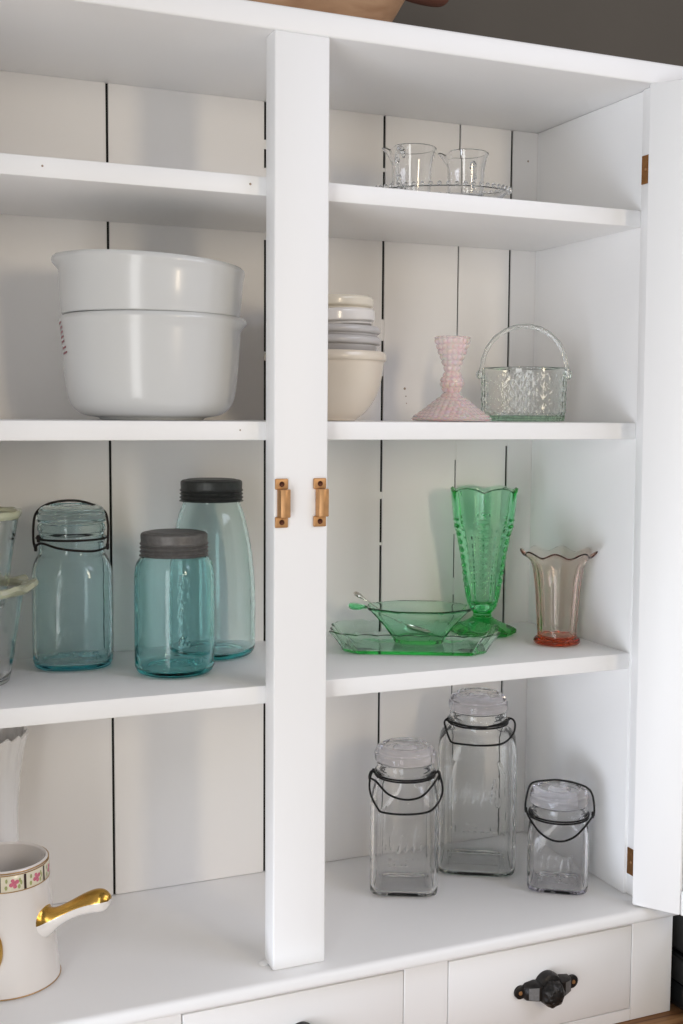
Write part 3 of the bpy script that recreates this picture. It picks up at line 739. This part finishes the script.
pu = [(.045, .0004), (.0540, .0004), (.0580, .0030), (.0740, .0070), (.0860, .0150), (.0930, .0260), (.0960, .0330), (.0975, .0395), (.0985, .0425), (.1040, .0440), (.1052, .0500), (.1068, .0640), (.1082, .0840), (.1090, .0930), (.1102, .0980), (.1110, .1015), (.1100, .1045)]
nest_bowl('body', pu, .0050, .0065, M['milk'], up, spout=R(183), lean=.046)

# cream and grey bowls half hidden by the stile
cx, cy = .1270, .1560
pc = [(.030, .0004), (.0385, .0004), (.0415, .0030), (.0520, .0110), (.0640, .0280), (.0710, .0470), (.0740, .0660), (.0750, .0740), (.0778, .0765), (.0785, .0800), (.0775, .0850)]
def stack_bowl(label, z, r, h, mat, tilt=0, rimh=.012, dx=0):
    t = empty('nesting_bowl', label, 'bowl', (0, 0, 0))
    t.matrix_basis = Matrix.Translation((cx+dx, cy, z)) @ Matrix.Rotation(face_cam(cx, cy), 4, 'Z') @ Matrix.Rotation(R(tilt), 4, 'Y')
    p = [(r*.40, .0004), (r*.50, .0004), (r*.54, .003), (r*.70, h*.22), (r*.86, h*.52), (r*.935, h-rimh-.002), (r*.945, h-rimh), (r*.985, h-rimh+.002), (r, h-rimh+.004), (r, h-.002), (r*.99, h)]
    nest_bowl('body', p, .0045, .006, mat, t)
    return t
cbowl = empty('nesting_bowl', 'large cream bowl at the bottom of the stack behind the center stile', 'bowl', (cx, cy, z2), face_cam(cx, cy))
nest_bowl('body', pc, .0050, .0065, M['cream'], cbowl)
stack_bowl('lower grey bowl resting in the large cream bowl, behind the stile', Z2+.0560, .0715, .0480, M['greyglaze'], 0, .009)
stack_bowl('upper grey bowl nested just above another grey rim, behind the stile', Z2+.0720, .0705, .0450, M['greyglaze'], 0, .008)
stack_bowl('white bowl sitting askew in the stack behind the stile, under the top cream one', Z2+.0930, .0655, .0430, M['whiteglaze'], -3.5, .015)
stack_bowl('small pale cream bowl on the very top of the stack behind the stile', Z2+.1080, .0625, .0450, M['cream_pale'], -1.5, .012)

# hobnail candlestick
x, y = .2970, .1300
cd = empty('candlestick', 'pink opalescent hobnail glass candlestick with a flared foot', 'candlestick', (x, y, z2), face_cam(x, y))
no = [(.034, .0004), (.0500, .0010), (.0510, .0035), (.0480, .0075), (.0400, .0130), (.0300, .0205), (.0205, .0280), (.0130, .0335), (.0102, .0375), (.0102, .0405), (.0125, .0440), (.0140, .0490), (.0138, .0540), (.0118, .0590), (.0098, .0630), (.0092, .0670), (.0105, .0730), (.0135, .0810), (.0165, .0890), (.0195, .0980), (.0218, .1060), (.0228, .1095)]
sm = catmull(no, 12); kout = len(sm)
inn = [(.0212, .1106), (.0190, .1080), (.0150, .0980), (.0122, .088), (.0110, .080), (.006, .0785), (.002, .0784)]
prof = [tuple(p) for p in sm]+[(.0222, .1108)]+[tuple(p) for p in catmull(inn, 4)]
ss = np.concatenate([[0], np.cumsum([math.hypot(a[0]-b[0], a[1]-b[1]) for a, b in zip(prof[:-1], prof[1:])])])
def rf(a, i, r, z):
    if i >= kout or z[0] < .003: return r+(.0006*np.cos(24*a) if i >= kout-3 else 0)
    s = ss[i]; row = int(s/.0074); ds = s-(row+.5)*.0074
    rc = max(r[0], .006); cnt = max(8, int(round(2*PI*np.interp((row+.5)*.0074, ss[:kout], [p[0] for p in prof[:kout]])/.0074)))
    da = ((a*cnt/(2*PI)+.5*(row % 2)) % 1-.5)*2*PI*rc/cnt
    d2 = (ds**2+da**2)/(.0036**2)
    return r+.0022*np.sqrt(np.clip(1-d2, 0, 1))
obj('body', *lathe(prof, 240, rf), M['opal'], cd, sharp=60)

# glass basket
x, y = .4040, .1250
bk = empty('glass_basket', 'small clear glass basket with woven diamond sides and an arched handle', 'basket', (x, y, z2), face_cam(x, y)); bk.scale = (.94, .94, 1.02)
BKS = 1
no = [(.040, .0004), (.0555, .0008), (.0580, .0040), (.0588, .0085), (.0592, .030), (.0598, .055), (.0603, .0695)]
sm = [tuple(p) for p in catmull(no, 10)]; kout = len(sm)
prof = wall_profile(sm, .0034, .0075)
SY = .68
def rf(a, i, r, z):
    ov = 1/np.sqrt(np.cos(a)**2+(np.sin(a)/SY)**2)
    zz = z[0]
    if i < kout and .009 < zz < .064:
        u = a*12/PI; v = (zz-.009)/.0138
        p = np.abs(((u+v) % 1)-.5)*2; q = np.abs(((u-v) % 1)-.5)*2
        pat = np.maximum(p, q)
        k = min(1, (zz-.009)/.003, (.064-zz)/.003)
        return r*ov+k*.0020*(1-pat)
    return r*ov+(.0005*np.cos(40*a) if i < kout and zz < .009 else 0)
obj('body', *lathe(prof, 288, rf), M['gl_basket'], bk, sharp=40)
hp = []
for t in np.linspace(0, PI, 40): hp.append((.0600*cos(t)*(1+.02*sin(t)), 0, .0640+.0615*sin(t)**.92 if t not in (0, PI) else .064))
hp = [(.0622, 0, .058)]+[(.0625*1, 0, .064)]+hp[2:-2]+[(-.0625, 0, .064), (-.0622, 0, .058)]
hp = catmull(hp, 2)
rr = .0023+.0002*np.sin(np.arange(len(hp))*.9)
mb = MB(); mb.add(*tube_geo(hp, list(rr), 10, flat=1.35))
for s in (-1, 1):
    mb.add([(p[0]+s*.0640, p[1], p[2]+.0620) for p in lathe([(.0008, -.006), (.0036, -.004), (.0046, 0), (.0036, .004), (.0008, .006)], 14)[0]], lathe([(.0008, -.006), (.0036, -.004), (.0046, 0), (.0036, .004), (.0008, .006)], 14)[1])
mb.build('handle', M['gl_basket'], bk)

# ------------------------------------------------------------------ top shelf: glass tray, creamer and sugar cup
z1 = Z1+.0002
tx, ty = .2720, .1250
ta = face_cam(tx, ty)
gt = empty('glass_tray', 'small oval clear glass tray with a beaded edge under the two cups', 'tray', (tx, ty, z1), ta)
def ell(rx, ry, z, n=96):
    a = circ(n); return np.stack([rx*np.cos(a), ry*np.sin(a), np.full(n, z)], 1)
obj('body', *loft([ell(*q) for q in ((.040, .022, .0004), (.064, .036, .0004), (.070, .040, .0040), (.080, .047, .0115), (.0880, .0530, .0190), (.0865, .0517, .0207), (.078, .0455, .0140), (.0655, .0370, .0062), (.060, .032, .0052), (.030, .016, .0050))]), M['gl_clear'], gt)
mb = MB(); sv, sf = lathe([(.0006, -.0030), (.0021, -.0021), (.0030, 0), (.0021, .0021), (.0006, .0030)], 10)
for a in circ(52): mb.add([(p[0]+.0905*cos(a), p[1]+.0548*sin(a), p[2]+.0220) for p in sv], sf)
mb.build('beaded_edge', M['gl_clear'], gt)
def cup(x, y, label, h, r, spout, handle):
    t = empty('glass_cup', label, 'cup', (x, y, z1+.0054), ta)
    no = [(r*.50, .0004), (r*.68, .0008), (r*.74, .004), (r*.78, h*.18), (r*.80, h*.45), (r*.84, h*.72), (r*.94, h*.92), (r*1.0, h)]
    sm = [tuple(p) for p in catmull(no, 5)]; pf = wall_profile(sm, .0022, .006)
    def rf(a, i, rr, z):
        d = np.angle(np.exp(1j*(a-spout))); k = np.clip((z[0]-h*.72)/(h*.28), 0, 1)
        return rr+k**1.5*.008*np.exp(-(d/.34)**2)
    def zf(a, i, rr, z):
        d = np.angle(np.exp(1j*(a-spout))); k = np.clip((z[0]-h*.6)/(h*.4), 0, 1)
        return z+k*(-.004*np.exp(-((np.abs(d)-.55)/.22)**2)+.0015*np.exp(-(d/.3)**2))
    obj('body', *lathe(pf, 96, rf, zf), M['gl_clear'], t, sharp=60)
    ca, sa = cos(handle), sin(handle)
    pts = [(r*.80, 0, h*.80), (r*1.15, 0, h*.93), (r*1.48, 0, h*.80), (r*1.45, 0, h*.52), (r*1.15, 0, h*.28), (r*.76, 0, h*.22)]
    pts = catmull([(p[0]*ca, p[0]*sa, p[2]) for p in pts], 6)
    mb = MB(); mb.add(*tube_geo(pts, .0026, 10))
    for k in range(5):
        p = pts[3+k*6]; mb.add([(q[0]+p[0], q[1]+p[1], q[2]+p[2]+.0005) for q in lathe([(.0005, -.0036), (.0026, -.0025), (.0036, 0), (.0026, .0025), (.0005, .0036)], 10)[0]], lathe([(.0005, -.0036), (.0026, -.0025), (.0036, 0), (.0026, .0025), (.0005, .0036)], 10)[1])
    mb.build('handle', M['gl_clear'], t)
d_ = np.array([cos(ta), sin(ta)])
cup(tx-.0355*d_[0], ty-.0355*d_[1], 'clear glass cream jug with a beaded handle, beside the stile end of the tray', .0700, .0315, R(178), R(-112))
cup(tx+.0335*d_[0], ty+.0335*d_[1], 'slightly smaller clear glass cup with a dark-edged lip, nearer the side wall', .0630, .0290, R(174), R(70))

# ------------------------------------------------------------------ chocolate pot and milk glass vase on the counter
px_, py_ = -.2870, .0990
cp = empty('chocolate_pot', 'lidless cream porcelain pot with gilt side handle and rose band round its rim', 'pot', (px_, py_, .0002), face_cam(px_, py_))
HP = .1400
no = [(.046, .0004), (.0575, .0004), (.0605, .0014), (.0603, .0045), (.0588, .020), (.0560, .045), (.0530, .075), (.0505, .105), (.0490, .122), (.0487, .1320), (.0485, HP)]
sm = [tuple(p) for p in catmull(no, 5)]
obj('body', *lathe(wall_profile(sm, .0040, .0070), 96), M['porcelain'], cp, sharp=60)
def rad(z): return float(np.interp(z, [p[1] for p in sm], [p[0] for p in sm]))
def wrap(poly, a0, off, seg=None):
    """poly (u,z) in metres laid on the pot's side at angle a0"""
    return [((rad(z)+off)*cos(a0+u/.0488), (rad(z)+off)*sin(a0+u/.0488), z) for u, z in poly]
bd = MB()
n = 96; zA, zB = .1185, .1372
rings = [np.stack([(rad(z)+o_)*np.cos(circ(n)), (rad(z)+o_)*np.sin(circ(n)), np.full(n, z)], 1) for z, o_ in ((zA, .0001), (zA+.0004, .0005), (zB-.0004, .0005), (zB, .0001))]
bd.add(*loft(rings, False, False), 0)
for z, h in ((zA-.0004, .0010), (zB-.0006, .0010)):
    rings = [np.stack([(rad(q)+o_)*np.cos(circ(n)), (rad(q)+o_)*np.sin(circ(n)), np.full(n, q)], 1) for q, o_ in ((z, .0001), (z+.0001, .0008), (z+h, .0008), (z+h+.0001, .0001))]
    bd.add(*loft(rings, False, False), 1)
def disc(u, z, r, k=12, w=1): return [(u+r*cos(a)*w, z+r*sin(a)) for a in circ(k)]
for j in range(11):
    a0 = R(-90)+R(26)+j*2*PI/11
    zc = (zA+zB)/2
    bd.add(wrap([(-.0014, zA+.001), (.0014, zA+.001), (.0014, zB-.001), (-.0014, zB-.001)], a0, .0009), [(0, 1, 2, 3)], 4)
    a1 = a0+PI/11
    for du, dz, rr in ((0, 0, .0030), (.0032, .0016, .0024), (-.0030, -.0012, .0024), (.001, -.0034, .0022), (-.0014, .0034, .0020)):
        bd.add(wrap(disc(du+.0015, zc+dz, rr), a1, .0009+.0001*abs(du)*100), [tuple(range(12))], 2)
    for du, dz, w in ((.0080, .0030, .5), (-.0065, .0036, .5), (.0070, -.0040, .6), (-.0070, -.0040, .6), (.0095, 0, .5)):
        bd.add(wrap(disc(du, zc+dz, .0026, 8, w), a1, .0009), [tuple(range(8))], 3)
bd.build('floral_band', [M['band'], M['goldline'], M['rose'], M['leaf'], M['bar']], cp, sharp=60)['label'] = 'ivory band of pink roses between dark bars'
tr_ = MB()
for r_, z_, rad_ in ((.0606, .0022, .0008),): tr_.add(*tube_geo(ring_pts(r_, z_, 72), rad_, 6, True))
obj('gilt_line', *tube_geo(ring_pts(.0488, HP-.0006, 72), .0008, 6, True), M['goldline'], cp)
tr_.build('gilt_line', M['goldline'], cp)
# side handle: flared root, waisted grip, rounded end; gilt on top, bare underneath
ha = R(-32)
hp = [(.0480, .0), (.0525, .001), (.0580, .0035), (.0660, .0075), (.0760, .0130), (.0870, .0190), (.1000, .0250), (.1100, .0285), (.1170, .0300), (.1225, .0305)]
hw = [.0215, .0175, .0128, .0096, .0088, .0094, .0112, .0122, .0108, .0055]
hp_s = catmull([(.048+(p[0]-.048)*1.12, p[1]*1.12, w) for p, w in zip(hp, hw)], 5)
mb = MB(); rings = []; n = 28
HZ = .0725
for i, (xr, zr, w) in enumerate(hp_s):
    a = circ(n); sx = 1.0
    j = min(max(i, 1), len(hp_s)-2); tx_, tz_ = hp_s[j+1][0]-hp_s[j-1][0], hp_s[j+1][1]-hp_s[j-1][1]; l = math.hypot(tx_, tz_); nx, nz = -tz_/l, tx_/l
    if i < 12: k_ = i/12; nx, nz = nx*k_, nz*k_+(1-k_); q = math.hypot(nx, nz); nx, nz = nx/q, nz/q
    up_ = w*np.sin(a)*1.05; sd = w*np.cos(a)*.92
    lx = xr+nx*up_; lz = HZ+zr+nz*up_
    rings.append(np.stack([lx*cos(ha)-sd*sin(ha), lx*sin(ha)+sd*cos(ha), lz], 1))
V, F = loft(rings)
fm = []
for f in F:
    k = [q % n for q in f if q < len(rings)*n]
    am = np.mean([math.sin(2*PI*q/n) for q in k]) if k else 0
    fm.append(1 if am > .08 else 0)
hd = obj('handle', V, F, [M['porcelain'], M['gold']], cp, fmat=fm, sharp=70); hd['label'] = 'handle gilded along its upper side'
# gilt spout opposite the camera's left
sa_ = R(-104)
spt = [(.0520, .060, .0125), (.0580, .066, .0118), (.0660, .076, .0100), (.0730, .088, .0084), (.0790, .101, .0072), (.0835, .110, .0066)]
rings = []; ss_ = catmull(spt, 4)
for i, (xr, zr, w) in enumerate(ss_):
    a = circ(20); sd = w*np.cos(a); up_ = w*np.sin(a)
    rings.append(np.stack([(xr+up_*.55)*cos(sa_)-sd*sin(sa_), (xr+up_*.55)*sin(sa_)+sd*cos(sa_), zr-up_*.35+.0*up_], 1))
# kept short: a moulded gilt lip on the pot's front
lip = MB()
sa2 = R(-104); rings = []
for r_, h_, w_ in ((-.0020, .0225, .0105), (.0020, .0215, .0100), (.0060, .0170, .0082), (.0085, .0105, .0055), (.0092, .0040, .0020)):
    a = circ(24); u = w_*np.cos(a); zz = .055+h_*np.sin(a)
    rr = np.array([rad(q) for q in zz])+r_
    rings.append(np.stack([rr*np.cos(sa2+u/.055), rr*np.sin(sa2+u/.055), zz], 1))
lip.add(*loft(rings, False, True)); lip.build('gilt_boss', M['gold'], cp)

mx_, my_ = -.2930, .2170
mv = empty('milk_glass_vase', 'white milk glass vase with scalloped rim, behind the cream pot', 'vase', (mx_, my_, .0002), face_cam(mx_, my_))
no = [(.036, .0004), (.0480, .0010), (.0490, .0060), (.0470, .0180), (.0435, .0380), (.0405, .0620), (.0375, .0950), (.0362, .1300), (.0368, .1650), (.0400, .2000), (.0440, .2290), (.0485, .2470), (.0500, .2530)]
sm = [tuple(p) for p in catmull(no, 5)]
pf = wall_profile(sm, .0038, .008)
def rf(a, i, r, z):
    k = np.clip((z[0]-.200)/.045, 0, 1)
    return r*(1+.012*np.abs(np.cos(9*a))*(1-k))+k*.0012*np.cos(18*a)
def zf(a, i, r, z):
    return z+np.clip((z[0]-.232)/.02, 0, 1)*.0022*np.cos(18*a)
obj('body', *lathe(pf, 180, rf, zf), M['milkv'], mv, sharp=50)

# ------------------------------------------------------------------ things on top of the hutch and beside it
def rrect(hx, hy, c, n, z, cx=0, cy=0):
    a = circ(n); e = 6
    r = 1/((np.abs(np.cos(a)/hx)**e+np.abs(np.sin(a)/hy)**e)**(1/e))
    return np.stack([cx+r*np.cos(a), cy+r*np.sin(a), np.full(n, z)], 1)
TZ = 1.0888
rings = [rrect(*q) for q in ((.10, .03, 0, 96, .0002), (.2190, .0640, 0, 96, .0002), (.2250, .0680, 0, 96, .004), (.2480, .0850, 0, 96, .045), (.2760, .1020, 0, 96, .094), (.2745, .1010, 0, 96, .0965), (.2690, .0965, 0, 96, .0950), (.2410, .0790, 0, 96, .047), (.2130, .0600, 0, 96, .013), (.10, .03, 0, 96, .0115))]
tgh = obj('wooden_trough', *loft(rings), M['palewood'], loc=(-.0520, .1450, TZ), sharp=40)
tag(tgh, 'pale wooden trough with sloping sides on top of the white hutch', 'trough')
ut = empty('wooden_utensil', 'dark reddish-brown wooden utensil across the pale trough, rounded end overhanging', 'utensil', (.0, .1950, TZ+.0967))
prof = [(.002, -.20), (.010, -.198), (.0125, -.188), (.0115, -.165), (.009, -.15), (.009, -.146), (.0160, -.140), (.0180, -.13), (.0180, .20), (.0165, .215), (.0100, .222), (.0095, .228), (.0135, .250), (.0155, .275), (.0145, .296), (.0085, .306), (.002, .308)]
v, f = lathe([tuple(p) for p in catmull(prof, 3)], 32)
obj('body', [(p[2]+.01, p[0], p[1]+.0182) for p in v], f, M['darkwood'], ut, sharp=60)

ap = empty('kitchen_appliance', 'dark glossy appliance with black base on the worktop beside the white hutch', 'appliance', (.76, .08, -.1648))
MB().box(-.172, .172, -.30, .22, .0012, .036, bev=.006, seg=3).build('base', M['appl_black'], ap)
MB().box(-.170, .170, -.298, .218, .0365, .070, bev=.004, seg=3).build('lower_body', M['appl'], ap)
MB().box(-.168, .168, -.296, .216, .0705, .076, bev=.001).build('seam_band', M['appl_black'], ap)
MB().box(-.170, .170, -.298, .218, .0765, .150, bev=.012, seg=4).build('upper_body', M['appl'], ap)
for sx in (-.13, .13):
    MB().box(sx-.02, sx+.02, -.26, -.22, -.0, .0012, bev=0).build('foot', M['appl_black'], ap)

# repeats share a group
for o in scene.objects:
    k = o.name.split('.')[0]; lb = o.get('label', '')
    if not o.get('category'): continue
    if k == 'glass_jar': o['group'] = 'blue jars on the shelf' if ('aqua' in lb or 'teal' in lb) else 'clear wire bail jars on the counter'
    elif k == 'mixing_bowl': o['group'] = 'stacked white mixing bowls'
    elif k == 'nesting_bowl': o['group'] = 'stack of bowls behind the stile'
    elif k == 'glass_dish': o['group'] = 'nested clear dishes at the shelf end'
    elif k == 'glass_cup': o['group'] = 'clear cups on the glass tray'

# ------------------------------------------------------------------ light: a tall cool window to the front left, a small warm one to the right, and two added fills
def area(name, loc, target, sx, sy, power, col):
    l = bpy.data.lights.new(name, 'AREA'); l.shape = 'RECTANGLE'; l.size = sx; l.size_y = sy; l.energy = power; l.color = col
    o = bpy.data.objects.new(name, l); COL.objects.link(o); o.location = loc
    d = Vector(target)-Vector(loc); o.rotation_euler = d.to_track_quat('-Z', 'Y').to_euler(); return o
def az(a, d, z): return (.03+d*sin(R(a)), -d*cos(R(a)), z)
AIM = (.1, .15, .4)
area('window_light', az(-38, 2.6, .30), AIM, .55, 2.4, 20, (.98, .985, .98))
area('low_left_fill', az(-66, 2.6, -.62), AIM, 1.7, 1.3, 50, (.88, .97, 1.13))  # added fill from low left, fitted to the tones; no known door there
area('high_right_fill', az(42, 2.7, 2.1), AIM, 1.5, 1.1, 22, (.93, .96, 1.12))  # added fill from high right to lift the counter; no known window there
area('far_window_light', az(16, 2.7, 1.0), AIM, .24, .70, 9.5, (1.12, .93, .68))
w = bpy.data.worlds.new('room_light'); scene.world = w; w.use_nodes = True
bg = w.node_tree.nodes['Background']; bg.inputs[0].default_value = (.96, .975, 1, 1); bg.inputs[1].default_value = .20

# ------------------------------------------------------------------ camera
cam = bpy.data.cameras.new('camera'); co = bpy.data.objects.new('camera', cam); COL.objects.link(co)
rx = Vector((0.92064324, -0.390347, 0.00672587)); uy_ = Vector((0.0264211, 0.07948476, 0.99648587)); fz = Vector((0.38950988, 0.91723028, -0.0834905))
m = Matrix((rx, uy_, -fz)).transposed().to_4x4(); m.translation = (-.4398, -1.2355, .6455)
co.matrix_world = m
cam.sensor_fit = 'VERTICAL'; cam.sensor_height = 36; cam.lens = 1165.27*36/1024; cam.clip_start = .02
scene.camera = co

# everything was laid out from the hutch counter: lift it so the floor is at zero
for o in scene.objects:
    if o.parent is None: o.matrix_world = Matrix.Translation((0, 0, FZ)) @ (o.matrix_world if o.type == 'CAMERA' else o.matrix_basis)
bpy.context.view_layer.update()

scene.view_settings.view_transform = 'Standard'; scene.view_settings.look = 'None'
scene.view_settings.gamma = 1; scene.view_settings.use_curve_mapping = False
scene.view_settings.exposure = 0.19
cy_ = scene.cycles
cy_.max_bounces = 24; cy_.transmission_bounces = 24; cy_.glossy_bounces = 8; cy_.diffuse_bounces = 6; cy_.transparent_max_bounces = 16
cy_.sample_clamp_indirect = 30
